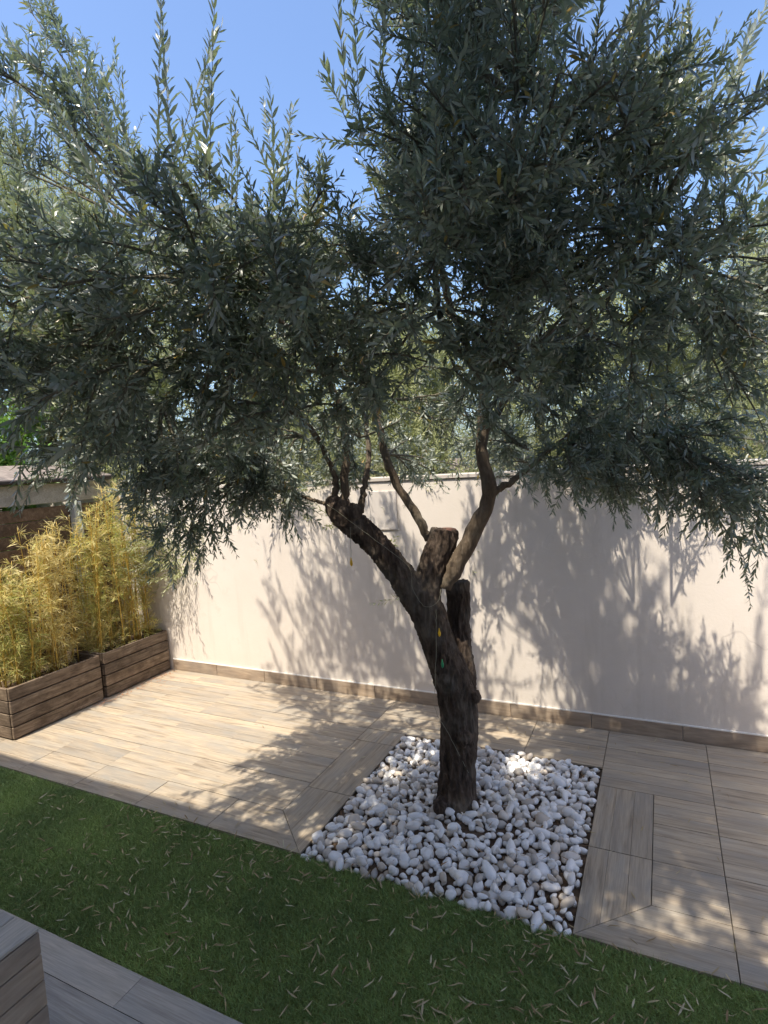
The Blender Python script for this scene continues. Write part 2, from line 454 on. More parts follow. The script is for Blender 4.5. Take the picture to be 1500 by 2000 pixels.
# ------------------------------------------------------------------ house behind the camera (its shade covers the turf)
hs = empty('house', (0, -.4, 0))
tag(hs, 'rendered house behind the viewpoint with a projecting flat roof', 'house')
SH_Y, ROOF_Z = 2.405, 4.2
EAVE_Y = SH_Y - ROOF_Z / math.tan(SUN_EL) * math.cos(SUN_AZ)          # the roof's edge draws the shadow line on the planks
box('wall', -11, 11, -7, -.4, -.08, ROOF_Z - .16, STONEW, hs)
box('roof', -11.3, 11.3, -7.3, EAVE_Y, ROOF_Z - .159, ROOF_Z, STONEW, hs)

# ------------------------------------------------------------------ planters
PX = -4.59
def planter(y0, y1, label, h=.42, wd=.50):
    t = empty('wooden_planter', (PX - wd / 2, (y0 + y1) / 2, 0))
    tag(t, label, 'planter', 'wooden planters by the wall')
    nb = 4; bh = h / nb
    for i in range(nb):
        z0, z1 = i * bh + .006, (i + 1) * bh - .003
        if i == 0: z0 = .012
        j = random.uniform(-.0025, .0025)
        o = box('board', -(y1 - y0) / 2 + .006, (y1 - y0) / 2 - .006, -.011, .011, z0, z1, PLANK, None, .003)
        o.rotation_euler.z = math.pi / 2; o.location = (PX - .011 + j, (y0 + y1) / 2, (z0 + z1) / 2)
        o.parent = t; o.matrix_parent_inverse = Matrix.Translation(-Vector(t.location))
        b = o.copy(); COL.objects.link(b); b.location.x = PX - wd + .011
        for yy in (y0 + .011, y1 - .011):
            box('end_board', PX - wd + .024, PX - .024, yy - .011, yy + .011, z0, z1, PLANK, t, .003)
    for cx in (PX - .045, PX - wd + .045):
        for cy in (y0 + .045, y1 - .045):
            box('corner_post', cx - .02, cx + .02, cy - .02, cy + .02, .001, h - .012, PLANK, t, .003)
    n = 26
    gx, gy = np.meshgrid(np.linspace(PX - wd + .023, PX - .023, n), np.linspace(y0 + .023, y1 - .023, n), indexing='ij')
    gz = h - .07 + RNG.normal(0, .006, gx.shape)
    V = np.stack([gx, gy, gz], -1).reshape(-1, 3); i, j = np.meshgrid(np.arange(n - 1), np.arange(n - 1), indexing='ij')
    a = (i * n + j).ravel()
    me = mesh_np('soil', V - np.array(t.location), [np.stack([a, a + n, a + n + 1, a + 1], 1)], True)
    s = obj('soil', me, SOIL); s.parent = t
    return t
planter(2.56, 3.375, 'weathered brown wooden planter nearest the turf, its end board facing the camera')
planter(3.405, 4.165, 'weathered brown wooden planter touching the cream wall')

# low clad pedestal at the bottom left corner
pd = empty('clad_pedestal', (-2.3, .7, 0))
tag(pd, 'low board clad pedestal with flat top on the paved strip', 'pedestal')
px1, py1, ph = -2.05, 1.15, .40
box('core', px1 - .7, px1 - .012, .2, py1 - .012, .002, ph - .013, GROUT, pd)
for i in range(4):
    z0, z1 = i * .1 + .003, (i + 1) * .1 - .014 * (i == 3)
    if i == 0: z0 = .004
    o = box('side_board', -(py1 - .2) / 2, (py1 - .2) / 2 - .0, -.006, .006, z0 - (z0 + z1) / 2, z1 - .002 - (z0 + z1) / 2, TILE_SKIRT, None, .002)
    o.rotation_euler.z = math.pi / 2; o.location = (px1 - .006, (py1 + .2) / 2, (z0 + z1) / 2)
    o.parent = pd; o.matrix_parent_inverse = Matrix.Translation(-Vector(pd.location))
    box('back_board', px1 - .7, px1 - .014, py1 - .012, py1 - .001, z0, z1 - .002, TILE_SKIRT, pd, .002)
for i in range(5):
    xa = px1 - .7 + i * .14
    o = box('top_board', -(py1 - .2) / 2, (py1 - .2) / 2, -.0685, .0685, -.006, .006, TILE_SKYGREY, None, .002)
    o.rotation_euler.z = math.pi / 2; o.location = (xa + .07, (py1 + .2) / 2, ph - .005)
    o.parent = pd; o.matrix_parent_inverse = Matrix.Translation(-Vector(pd.location))

# ------------------------------------------------------------------ timber lean-to at the left
sh = empty('timber_shed', (-5.6, 3, 0))
tag(sh, 'low brown timber shed with board roof behind the bamboo', 'shed')
SX = -5.22
for i in range(15):
    z0 = .0 + i * .118
    box('wall_board', SX - .035, SX - .012, -.5, 4.16, z0 + .002, z0 + .115, SHEDW, sh, .003)
box('fascia', SX - .012, SX + .012, -.5, 4.165, 1.80, 1.985, FASCIA, sh, .004)
box('gutter', SX - .01, SX + .075, -.5, 4.15, 1.99, 2.035, DARKM, sh, .012)
for i in range(9):
    ya = -.5 + i * .52
    o = box('roof_board', -.34, .34, -.257, .257, -.012, .012, ROOFW, None, .003)
    o.location = (SX - .28, ya + .26, 2.095); o.rotation_euler = (0, math.radians(13), 0)
    o.parent = sh; o.matrix_parent_inverse = Matrix.Translation(-Vector(sh.location))
for yy in (2.2, 3.72):
    box('post', SX + .0, SX + .075, yy - .04, yy + .04, .002, 1.795, POSTM, sh, .004)

# ------------------------------------------------------------------ leaves and twigs
def twig_leaves(p0, d0, L, bend, rng, spacing=.016, leaf=(.045, .068), width=.19, ang=(35, 62), keep=1.0):
    """opposite leaf pairs along curved twigs -> leaf arrays and twig polylines"""
    n = len(p0)
    cnt = np.maximum(3, (L / spacing).astype(int))
    idx = np.repeat(np.arange(n), cnt)
    node = np.concatenate([np.arange(c) for c in cnt])
    s = (node + .6) / cnt[idx]
    s = .12 + .88 * s
    Ls = (L[idx] * s)[:, None]
    pos = p0[idx] + d0[idx] * Ls + bend[idx] * (Ls ** 2) / L[idx][:, None]
    tan = nrm(d0[idx] + 2 * bend[idx] * s[:, None])
    ref = nrm(rng.normal(size=(n, 3)))[idx]
    a = nrm(np.cross(tan, ref)); b = np.cross(tan, a)
    out = []
    tl_f = rng.uniform(.72, 1.22, n)[idx]; ta_f = rng.uniform(.75, 1.3, n)[idx]
    for sd in (0, np.pi):
        phi = node * (np.pi / 2) + sd + rng.normal(0, .35, len(idx))
        side = np.cos(phi)[:, None] * a + np.sin(phi)[:, None] * b
        an = np.radians(rng.uniform(ang[0], ang[1], len(idx)) * ta_f * (1.1 - .45 * s))
        l = nrm(tan * np.cos(an)[:, None] + side * np.sin(an)[:, None] + np.array([0, 0, -.12]) * rng.uniform(0, 1.5, len(idx))[:, None])
        nn = tan - (tan * l).sum(1, keepdims=True) * l + rng.normal(0, .32, l.shape)
        nn = nrm(nn - (nn * l).sum(1, keepdims=True) * l)
        ll = tl_f * rng.uniform(leaf[0], leaf[1], len(idx)) * (1.0 - .45 * s ** 3) * (.75 + .25 * np.minimum(1, s * 4))
        k = rng.random(len(idx)) < keep
        out.append((pos[k], l[k], nn[k], ll[k], ll[k] * width * rng.uniform(.8, 1.2, k.sum())))
    res = [np.concatenate([o[i] for o in out]) for i in range(5)]
    t = np.linspace(0, 1, 5)
    tw = p0[:, None] + d0[:, None] * (L[:, None] * t)[..., None] + bend[:, None] * (L[:, None] * t ** 2)[..., None]
    return res, tw
def leaves_mesh(name, pos, l, n, L, W, plain=False):
    b = np.cross(n, l)
    def pt(u, v, w): return pos + l * (L * u)[:, None] + b * (W * v)[:, None] + n * (L * w)[:, None]
    if plain:
        V = np.stack([pt(0, 0, 0), pt(.45, -.5, .04), pt(1, 0, 0), pt(.45, .5, .04)], 1).reshape(-1, 3)
        return mesh_np(name, V, [np.arange(len(V)).reshape(-1, 4)], True)
    cols = [pt(0, 0, 0), pt(.30, -.46, .035), pt(.30, .46, .035), pt(.66, -.42, .03), pt(.66, .42, .03), pt(1, 0, -.05)]
    V = np.stack(cols, 1).reshape(-1, 3)
    k = np.arange(len(pos))[:, None] * 6
    T = np.concatenate([k + np.array([[0, 1, 2]]), k + np.array([[3, 5, 4]])]); Q = k + np.array([[1, 3, 4, 2]])
    return mesh_np(name, V, [T, Q], True)
# leaf frame: l = length, b = n x l, n ; faces above wind so that the upper side has the normal -n or +n: checked in unit_leaf
def unit_leaf(name, wid=.19, bend=.05):
    V = [(0, 0, 0), (.16, -.30 * wid, .02), (.16, .30 * wid, .02), (.40, -.5 * wid, .04), (.40, .5 * wid, .04), (.72, -.38 * wid, .03), (.72, .38 * wid, .03),
         (1, 0, -bend), (.40, 0, .022), (.72, 0, .012), (.16, 0, .008)]
    F3 = [(0, 1, 10), (0, 10, 2), (5, 7, 9), (9, 7, 6)]
    F4 = [(1, 3, 8, 10), (10, 8, 4, 2), (3, 5, 9, 8), (8, 9, 6, 4)]
    return mesh_np(name, V, [np.array(F3), np.array(F4)], True)
def twigs_mesh(name, tw, r0=.0022, r1=.0009):
    n, k, _ = tw.shape
    T = nrm(np.gradient(tw, axis=1)); ref = np.array([.31, .82, .47])
    a = nrm(np.cross(T, ref)); b = np.cross(T, a)
    r = np.linspace(r0, r1, k)[None, :, None, None]
    th = np.arange(3) * 2 * np.pi / 3
    V = (tw[:, :, None] + r * (np.cos(th)[None, None, :, None] * a[:, :, None] + np.sin(th)[None, None, :, None] * b[:, :, None])).reshape(-1, 3)
    base = (np.arange(n)[:, None, None] * k + np.arange(k - 1)[None, :, None]) * 3
    j = np.arange(3)[None, None]; jn = (j + 1) % 3
    Q = np.stack([base + j, base + jn, base + 3 + jn, base + 3 + j], -1).reshape(-1, 4)
    return mesh_np(name, V, [Q], True)
def crown_twigs(blobs, center, rng, per_m3=56, twigs_per=15, Lr=(.08, .22)):
    """blobs: (centre, radii, density, up, attach). Branchlets fan out inside each blob, twigs sprout from them."""
    P, D, LL, B, br = [], [], [], [], []
    for (c, rad, dens, up, att) in blobs:
        c = np.array(c); rad = np.array(rad); vol = 4.19 * rad.prod()
        nb = max(5, int(vol * per_m3 * dens))
        att = c + (np.array(att) - c) * .55
        for _ in range(nb):
            q = nrm(rng.normal(size=3)) * rng.uniform(.35, 1) ** .5 * rad + c
            mid = (att + q) / 2 + rng.normal(0, .05, 3) + np.array([0, 0, .06])
            t = np.linspace(0, 1, 7)[:, None]
            path = (1 - t) ** 2 * att + 2 * t * (1 - t) * mid + t ** 2 * q
            br.append(path)
            m = max(4, int(twigs_per * rng.uniform(.7, 1.3)))
            s = rng.uniform(.38, 1.0, m); s[0] = 1
            pos = (1 - s[:, None]) ** 2 * att + 2 * s[:, None] * (1 - s[:, None]) * mid + s[:, None] ** 2 * q
            ax = nrm(q - mid)
            out = nrm(q - np.array(center))
            d = nrm(ax * .55 + out * .35 + np.array([0, 0, up]) * .6 + rng.normal(0, .72, (m, 3)))
            P.append(pos); D.append(d); LL.append(rng.uniform(Lr[0], Lr[1], m))
            B.append(np.array([0, 0, .22 * up]) + rng.normal(0, .1, (m, 3)) + np.array([0, 0, -.06]))
    return np.vstack(P), np.vstack(D), np.concatenate(LL), np.vstack(B), br

# ------------------------------------------------------------------ the olive tree
tree = empty('olive_tree', (-1.09, 2.95, 0))
tag(tree, 'large old olive tree with forked dark trunk standing in white pebbles', 'olive tree')
def chain(pts):   # (px, py, depth, radius)
    return np.array([[*at(p[0], p[1], p[2] * 1.07), p[3]] for p in pts])
TB = 3.05
ch_main = chain([(893, 1625, 3.08, .185), (893, 1590, 3.06, .135), (893, 1545, 3.05, .106), (895, 1470, 3.05, .098), (896, 1400, 3.05, .103), (884, 1330, 3.04, .108), (858, 1260, 3.02, .092), (832, 1190, 3.0, .094), (815, 1150, 2.99, .096)])
ch_left = chain([(822, 1180, 2.99, .085), (785, 1125, 2.98, .075), (740, 1070, 2.96, .068), (700, 1030, 2.95, .070), (668, 1000, 2.94, .074), (660, 980, 2.94, .062)])
ch_right = chain([(828, 1185, 3.0, .075), (835, 1140, 3.0, .074), (850, 1090, 3.0, .074), (864, 1055, 3.0, .080), (868, 1034, 3.0, .074)])
ch_stub = chain([(897, 1400, 3.10, .090), (903, 1330, 3.14, .076), (899, 1260, 3.16, .066), (896, 1190, 3.17, .064), (893, 1135, 3.17, .066)])
def dense(ch, n): 
    s = spline(ch, n); return s[:, :3], s[:, 3]
tubes = []
for ch, n in ((ch_main, 60), (ch_left, 34), (ch_right, 24), (ch_stub, 30)):
    p, r = dense(ch, n); tubes.append(tube_np(p, r, 20))
# knobs and burrs
rt = np.random.default_rng(3)
for (px, py, d, r) in ((652, 985, 2.93, .05), (868, 1325, 2.96, .035), (925, 1360, 3.0, .04), (862, 1575, 2.98, .05), (925, 1580, 3.0, .05), (690, 1000, 2.9, .045), (905, 1440, 2.97, .05)):
    c = at(px, py, d * 1.07); p = np.stack([c + np.array([0, 0, z]) * r for z in (-1, -.6, 0, .6, 1)])
    tubes.append(tube_np(p, np.array([.3, .8, 1, .8, .3]) * r, 12))
tm = join_tubes('trunk', tubes)
tmp = bpy.data.objects.new('tmp', tm); COL.objects.link(tmp)
md = tmp.modifiers.new('r', 'REMESH'); md.mode = 'VOXEL'; md.voxel_size = .006
md2 = tmp.modifiers.new('s', 'SMOOTH'); md2.factor = .6; md2.iterations = 6
dg = bpy.context.evaluated_depsgraph_get()
tm2 = bpy.data.meshes.new_from_object(tmp.evaluated_get(dg)); bpy.data.objects.remove(tmp)
nv = len(tm2.vertices); co = np.empty(nv * 3, np.float32); no = np.empty(nv * 3, np.float32)
tm2.vertices.foreach_get('co', co); tm2.vertices.foreach_get('normal', no)
co = co.reshape(-1, 3); no = no.reshape(-1, 3)
dsp = np.empty(nv, np.float32)
for i in range(nv):
    x, y, z = co[i]
    tw_ = z * 1.3
    cx, cy = math.cos(tw_), math.sin(tw_)
    v = Vector((x * 34, y * 34, z * 6.5)); w = Vector((x * 62, y * 62, z * 17))
    n1 = noise.noise(v); n2 = noise.noise(w); n3 = noise.noise(Vector((x * 9, y * 9, z * 3 + 7)))
    dsp[i] = .011 * (.6 - 2 * abs(n1)) + .007 * (.5 - 2 * abs(n2)) + .008 * n3
co += no * dsp[:, None]
tm2.vertices.foreach_set('co', co.ravel()); tm2.update()
tm2.name = 'trunk'
tm2.transform(Matrix.Translation(-Vector(tree.location)))
tm2.polygons.foreach_set('use_smooth', np.ones(len(tm2.polygons), bool))
to = obj('trunk', tm2, BARK); to.parent = tree
def part_tube(name, path, rad, mat, parent=tree, sides=10):
    V, Q, caps = tube_np(path, rad, sides)
    me = mesh_np(name, V - np.array(parent.location), [Q] + caps, True)
    o = obj(name, me, mat); o.parent = parent; return o
def knobbly(ch, n, amt=.06):
    p, r = dense(ch, n)
    return p + rt.normal(0, .003, p.shape), np.maximum(r * (1 + rt.normal(0, amt, n)), .003)
# main visible boughs
boughs = {
    'a': chain([(868, 1150, 2.98, .034), (890, 1105, 2.96, .046), (930, 1030, 2.92, .043), (957, 968, 2.88, .040), (944, 900, 2.86, .034), (943, 840, 2.84, .031), (950, 740, 2.78, .028), (985, 600, 2.65, .024), (1000, 420, 2.5, .018), (1010, 250, 2.4, .012)]),
    'b': chain([(838, 1055, 3.05, .026), (815, 1010, 3.05, .025), (775, 945, 3.03, .024), (750, 880, 3.0, .022), (738, 800, 2.97, .021), (705, 710, 2.9, .019), (640, 600, 2.8, .015), (560, 480, 2.7, .012)]),
    'c': chain([(672, 985, 2.94, .026), (673, 930, 2.92, .023), (675, 860, 2.88, .02), (650, 760, 2.8, .018), (560, 640, 2.6, .015), (440, 540, 2.4, .011)]),
    'd': chain([(655, 975, 2.95, .02), (650, 920, 2.9, .016), (600, 830, 2.75, .014), (480, 740, 2.55, .012), (330, 680, 2.4, .009)]),
    'e': chain([(705, 1000, 2.98, .019), (712, 945, 3.02, .017), (720, 880, 3.1, .015), (700, 780, 3.2, .013), (620, 650, 3.2, .01)]),
    'f': chain([(962, 962, 2.87, .022), (1000, 940, 2.9, .017), (1050, 900, 2.95, .013), (1110, 850, 2.9, .010), (1180, 800, 2.8, .007)]),
    'g': chain([(945, 850, 2.84, .018), (1040, 700, 2.6, .017), (1180, 560, 2.35, .015), (1320, 480, 2.2, .011)]),
    'h': chain([(948, 750, 2.78, .018), (880, 600, 2.4, .016), (860, 480, 2.0, .013), (880, 380, 1.7, .009)]),
    'i': chain([(640, 985, 2.95, .012), (605, 975, 3.0, .009), (560, 955, 3.1, .006)]),
}
for k, ch in boughs.items():
    p, r = knobbly(ch, 40)
    part_tube('branch', p, r, LIMB)
# cut face on the right fork
cutp = at(869, 1034, 3.21)
pp = np.stack([cutp + np.array([0, 0, z]) for z in (-.012, .0, .006)])
part_tube('cut_stump', pp, [.068, .064, .045], CUTW, sides=14)

def tip(k): return boughs[k][-1][:3]
def mid(k, i): return boughs[k][i][:3]
A = at
BL = [  # centre, radii (x, y, z), density, upward pull, branch it hangs on
    (A(1015, 330, 1.85), (.54, .60, .60), 1.1, .55, mid('a', 8)),
    (A(1000, 90, 2.0), (.52, .6, .5), .75, .9, tip('a')),
    (A(930, 450, 1.5), (.27, .28, .30), 1.2, .3, tip('h')),
    (A(1180, 430, 1.9), (.50, .5, .48), 1.1, .5, tip('g')),
    (A(1390, 590, 2.1), (.46, .5, .40), .65, .4, tip('g')),
    (A(1290, 320, 2.2), (.36, .5, .36), .35, .9, tip('g')),
    (A(795, 310, 2.1), (.25, .45, .42), .9, .8, mid('h', 3)),
    (A(820, 620, 1.9), (.45, .5, .34), 1.0, .2, mid('h', 1)),
    (A(1060, 640, 2.2), (.45, .45, .32), .9, .1, mid('g', 1)),
    (A(1330, 730, 2.3), (.45, .5, .30), .65, -.1, mid('g', 3)),
    (A(1430, 920, 2.7), (.36, .4, .28), 1.9, -.2, tip('f')),
    (A(1130, 890, 2.9), (.34, .35, .24), 1.9, -.15, mid('f', 3)),
    (A(1190, 965, 3.0), (.26, .25, .17), 2.2, -.3, mid('f', 3)),
    (A(1510, 1010, 2.6), (.20, .3, .26), 1.8, -.4, tip('f')),
    (A(570, 590, 2.0), (.42, .55, .36), 1.15, .35, tip('b')),
    (A(330, 570, 1.9), (.50, .5, .38), 1.15, .45, tip('c')),
    (A(120, 600, 2.1), (.50, .5, .45), 1.0, .35, tip('d')),
    (A(-120, 620, 2.3), (.50, .5, .42), .6, .3, tip('d')),
    (A(250, 760, 2.0), (.55, .45, .25), 1.25, .0, tip('d')),
    (A(520, 770, 2.2), (.45, .45, .25), 1.0, .0, mid('d', 2)),
    (A(650, 680, 1.75), (.40, .35, .26), 1.0, .1, mid('c', 3)),
    (A(350, 450, 2.2), (.36, .45, .24), .6, .9, tip('b')),
    (A(540, 500, 2.4), (.26, .4, .24), .6, .7, tip('b')),
    (A(110, 340, 2.6), (.46, .4, .46), .7, 1.0, tip('c')),
    (A(60, 180, 2.8), (.40, .4, .40), .45, 1.2, tip('c')),
    (A(400, 930, 3.1), (.52, .40, .26), 2.3, -.25, mid('d', 2)),
    (A(350, 1030, 3.2), (.28, .25, .18), 2.4, -.4, mid('d', 2)),
    (A(520, 970, 3.1), (.28, .3, .17), 2.2, -.2, tip('i')),
    (A(230, 880, 2.9), (.40, .35, .22), 1.9, -.3, tip('d')),
    (A(130, 820, 2.6), (.30, .35, .16), .7, -.2, tip('d')),
    (A(680, 820, 3.0), (.40, .4, .18), .6, .0, mid('e', 2)),
    (A(850, 780, 3.0), (.36, .4, .20), .55, .0, mid('e', 3)),
    (A(610, 590, 3.2), (.70, .45, .44), .7, .4, tip('e')),
    (A(930, 400, 3.2), (.60, .45, .60), .6, .6, tip('e')),
    (A(1030, 500, 3.3), (.36, .40, .60), .5, .4, mid('a', 6)),
    (A(1000, 760, 2.7), (.40, .40, .22), .9, .0, mid('g', 1)),
    (A(1010, 850, 3.3), (.30, .35, .16), .8, -.1, mid('f', 2)),
    (A(1280, 880, 3.0), (.36, .40, .24), 1.5, -.2, tip('f')),
    (A(1420, 830, 2.8), (.36, .40, .24), .7, -.1, tip('f')),
    (A(800, 895, 3.85), (.42, .22, .20), 1.5, .1, mid('e', 2)),
    (A(650, 905, 3.8), (.36, .22, .18), 1.5, .1, mid('e', 2)),
    (A(1010, 905, 3.9), (.36, .20, .18), 1.5, .0, mid('f', 2)),
    (A(1200, 890, 3.8), (.36, .24, .22), 1.4, .0, tip('f')),
    (A(470, 890, 3.8), (.40, .24, .20), 1.3, .0, tip('i')),
    (A(1370, 900, 3.6), (.36, .24, .22), 1.2, .0, tip('f')),
    (A(590, 880, 3.3), (.36, .35, .18), .8, -.2, mid('d', 2)),
    (A(300, 910, 2.8), (.40, .35, .22), 1.5, -.3, tip('d')),
    (A(1200, 780, 2.6), (.40, .40, .22), .8, -.1, mid('f', 3)),
    (np.array([-1.38, .78, 3.62]), (.40, .34, .30), 3.2, .5, np.array([-1.0, 1.0, 3.8])),  # this and next lines: unseen overhead foliage, added to shade pebbles and paving
    (np.array([-.80, .74, 3.62]), (.62, .36, .34), 3.2, .5, tip('a')),
    (np.array([-.5, .90, 3.75]), (.80, .50, .40), 1.8, .6, tip('a')),
    (np.array([.25, .84, 3.75]), (.66, .48, .42), 1.7, .6, tip('g')),
    (np.array([-.5, 1.9, 4.2]), (.75, .60, .50), .8, .7, tip('a')),
    (np.array([-.5, 2.5, 4.2]), (.40, .45, .50), .65, .7, tip('a')),
    (np.array([-.75, 2.75, 4.1]), (.50, .45, .50), .85, .7, tip('a')),
    (np.array([-2.75, 3.05, 3.3]), (.50, .40, .42), 1.3, .9, tip('b')),
    (np.array([-2.2, 3.1, 3.2]), (.36, .40, .35), 1.2, .8, tip('b')),
    (np.array([-3.3, 2.6, 3.3]), (.45, .45, .45), .8, .8, tip('d')),
]
center = np.array([-1.0, 2.2, 2.4])
rg = np.random.default_rng(21)
P, D, LL, B, br = crown_twigs(BL, center, rg)
# free upright shoots along the crown's upper edge (base pixel, depth -> tip pixel)
SHOOTS = [((330, 300), (308, 20), 1.95), ((385, 300), (412, 45), 1.95), ((345, 310), (395, 60), 2.0), ((240, 330), (100, 165), 2.0), ((300, 380), (185, 150), 2.0), ((545, 330), (503, 160), 2.2), ((520, 380), (560, 195), 2.2), ((575, 370), (590, 215), 2.3), ((60, 260), (8, 40), 2.8), ((110, 270), (90, 60), 2.8), ((150, 250), (168, 65), 2.8), ((40, 330), (0, 130), 2.7), ((200, 300), (180, 110), 2.8), ((240, 300), (250, 130), 2.9), ((690, 200), (650, 5), 2.1), ((700, 230), (622, 120), 2.1), ((740, 160), (745, -40), 2.0), ((820, 120), (810, -60), 2.0), ((1280, 260), (1330, 20), 2.0), ((1330, 280), (1440, 60), 2.0), ((1350, 330), (1490, 130), 2.0), ((1290, 180), (1270, -60), 2.0), ((1380, 380), (1510, 230), 2.1), ((1200, 120), (1220, -60), 2.0), ((1100, 80), (1120, -80), 1.9), ((1420, 420), (1520, 330), 2.1), ((1400, 200), (1480, -20), 2.2), ((1010, 60), (1000, -90), 1.9), ((640, 420), (615, 290), 2.2), ((450, 330), (480, 200), 2.2)]
SB, SD, SL = [], [], []
for a, b, d in SHOOTS:
    for k in range(2):
        p0 = at(a[0] + rg.normal(0, 14), a[1] + rg.normal(0, 20) + (80 if a[0] < 640 else 30), d); p1 = at(b[0] + (k * rg.normal(0, 30)), b[1] + k * abs(rg.normal(30, 30)), d + rg.normal(0, .1))
        v = p1 - p0; SL.append(np.linalg.norm(v)); SD.append(v / SL[-1]); SB.append(p0)
# drooping twigs along the lower edge
DROOP = [((1480, 1010), (1490, 1130), 2.5), ((1380, 980), (1400, 1060), 2.6), ((1300, 960), (1310, 1045), 2.7), ((1190, 980), (1205, 1030), 2.9), ((1030, 930), (1075, 980), 2.9), ((360, 1040), (365, 1135), 3.1), ((300, 1020), (310, 1090), 3.1), ((430, 1030), (420, 1085), 3.1), ((540, 1000), (560, 1060), 3.1), ((70, 880), (55, 1010), 2.3), ((145, 880), (160, 965), 2.3), ((1450, 960), (1440, 1080), 2.6)]
for a, b, d in DROOP:
    for k in range(2):
        p0 = at(a[0] + rg.normal(0, 16), a[1] - 25, d); p1 = at(b[0] + (k * rg.normal(0, 24)), b[1] - k * abs(rg.normal(10, 14)), d)
        v = p1 - p0; SL.append(np.linalg.norm(v)); SD.append(v / SL[-1]); SB.append(p0)
SB, SD, SL = np.array(SB), np.array(SD), np.array(SL)
# keep the air around the lens clear
far = np.linalg.norm(P - EYE, axis=1) > .95
P, D, LL, B = P[far], D[far], LL[far], B[far]
lv, tw = twig_leaves(P, D, LL, B, rg, spacing=.0145, leaf=(.035, .056), width=.25, ang=(38, 66), keep=.9)
ok = np.linalg.norm(lv[0] - EYE, axis=1) > .85
lv = [a[ok] for a in lv]
lv2, tw2 = twig_leaves(SB, SD, SL, rg.normal(0, .07, (len(SB), 3)), rg, spacing=.0215, leaf=(.048, .072), width=.21, ang=(28, 50), keep=.95)
lv = [np.concatenate([a, b]) for a, b in zip(lv, lv2)]; tw = np.concatenate([tw, tw2])
print('olive leaves', len(lv[0]), 'twigs', len(P))
# the 300 leaves that show largest are parts of their own
px, py, dp = project(lv[0] + lv[1] * lv[3][:, None] * .5)
view = nrm(lv[0] - EYE)
face = np.abs((lv[2] * view).sum(1)) * .7 + .3
score = np.where((px > 0) & (px < 1500) & (py > 0) & (py < 2000) & (dp > 0), lv[3] * lv[4] * face / dp ** 2, 0)
order = np.argsort(-score); big, rest = order[:300], order[300:]
UL = [unit_leaf('leaf', w, b) for w, b in ((.17, .03), (.2, .06), (.19, .1), (.22, .02))]
for u in UL: u.materials.append(OLIVE)
tl = np.array(tree.location)
for i in big:
    p, l, n, L = lv[0][i] - tl, lv[1][i], lv[2][i], lv[3][i]
    b = np.cross(n, l)
    o = bpy.data.objects.new('leaf', UL[i % 4])
    o.matrix_local = Matrix(((l[0] * L, b[0] * L, n[0] * L, p[0]), (l[1] * L, b[1] * L, n[1] * L, p[1]), (l[2] * L, b[2] * L, n[2] * L, p[2]), (0, 0, 0, 1)))
    COL.objects.link(o); o.parent = tree
fm = leaves_mesh('foliage', lv[0][rest] - tl, *[a[rest] for a in lv[1:]])
fo = obj('foliage', fm, OLIVE); fo.parent = tree; fo['kind'] = 'stuff'
tmh = twigs_mesh('twigs', tw - tl)
o = obj('twigs', tmh, TWIGM); o.parent = tree; o['kind'] = 'stuff'
brm = join_tubes('branchlets', [tube_np(b - tl, np.linspace(.0075, .0028, len(b)), 5, False) for b in br])
o = obj('branchlets', brm, TWIGM); o.parent = tree; o['kind'] = 'stuff'

# ------------------------------------------------------------------ trees beyond the wall
def back_tree(name, label, base, height, spread, mat, seed, nb, leaf, group, cat='tree', up=.6, low=.35, twl=(.2, .45), wid=.2, sp=.03):
    r = np.random.default_rng(seed)
    t = empty(name, base); tag(t, label, cat, group)
    c0 = np.array([0, 0, height * .35])
    blobs = []
    for i in range(nb):
        a = r.uniform(0, 2 * np.pi); rad = spread * r.uniform(.1, .8) ** .7
        z = height * (low + (1 - low) * r.uniform(.0, .85))
        rad *= 1 - .45 * max(0, (z / height - .6) / .4)
        s = spread * r.uniform(.3, .48)
        blobs.append((np.array([math.cos(a) * rad, math.sin(a) * rad, z]), (s, s, s * .9), r.uniform(.7, 1.1), up, np.array([0, 0, z * .6])))
    P, D, L, B, b_ = crown_twigs(blobs, c0, r, per_m3=78 / spread, twigs_per=9, Lr=twl)
    lv, tw = twig_leaves(P, D, L, B, r, spacing=sp, leaf=leaf, width=wid)
    o = obj('crown', leaves_mesh('crown', *lv, plain=True), mat); o.parent = t
    trunk = spline([(0, 0, -.08, .12), (.05, .02, height * .25, .09), (-.05, .06, height * .5, .06), (0, 0, height * .8, .02)], 16)
    V, Q, caps = tube_np(trunk[:, :3], trunk[:, 3] * spread, 9)
    o = obj('trunk', mesh_np('trunk', V, [Q] + caps, True), LIMB); o.parent = t
    print(name, len(lv[0]))
    return t
OG = 'olive trees beyond the wall'
def ground_at(px, depth):
    p = at(px, 950, depth); return (p[0], p[1], -.09)
back_tree('olive_tree', 'sunlit olive tree beyond the wall at the far left', ground_at(95, 7.3), 7.2, 1.45, OLIVE_SUN, 31, 26, (.05, .075), OG, 'olive tree')
back_tree('olive_tree', 'sunlit olive tree beyond the wall, seen left of the trunk', ground_at(520, 6.0), 3.9, 1.35, OLIVE_SUN, 32, 18, (.05, .075), OG, 'olive tree')
back_tree('olive_tree', 'sunlit olive tree beyond the wall, seen just right of the fork', ground_at(870, 5.9), 3.8, 1.35, OLIVE_SUN, 33, 18, (.05, .075), OG, 'olive tree')
back_tree('olive_tree', 'sunlit olive tree beyond the wall, seen through the right of the crown', ground_at(1250, 6.0), 4.0, 1.4, OLIVE_SUN, 34, 18, (.05, .075), OG, 'olive tree')
back_tree('olive_tree', 'sunlit olive tree beyond the wall at the right edge', ground_at(1540, 7.0), 5.1, 1.35, OLIVE_SUN, 35, 20, (.05, .075), OG, 'olive tree')
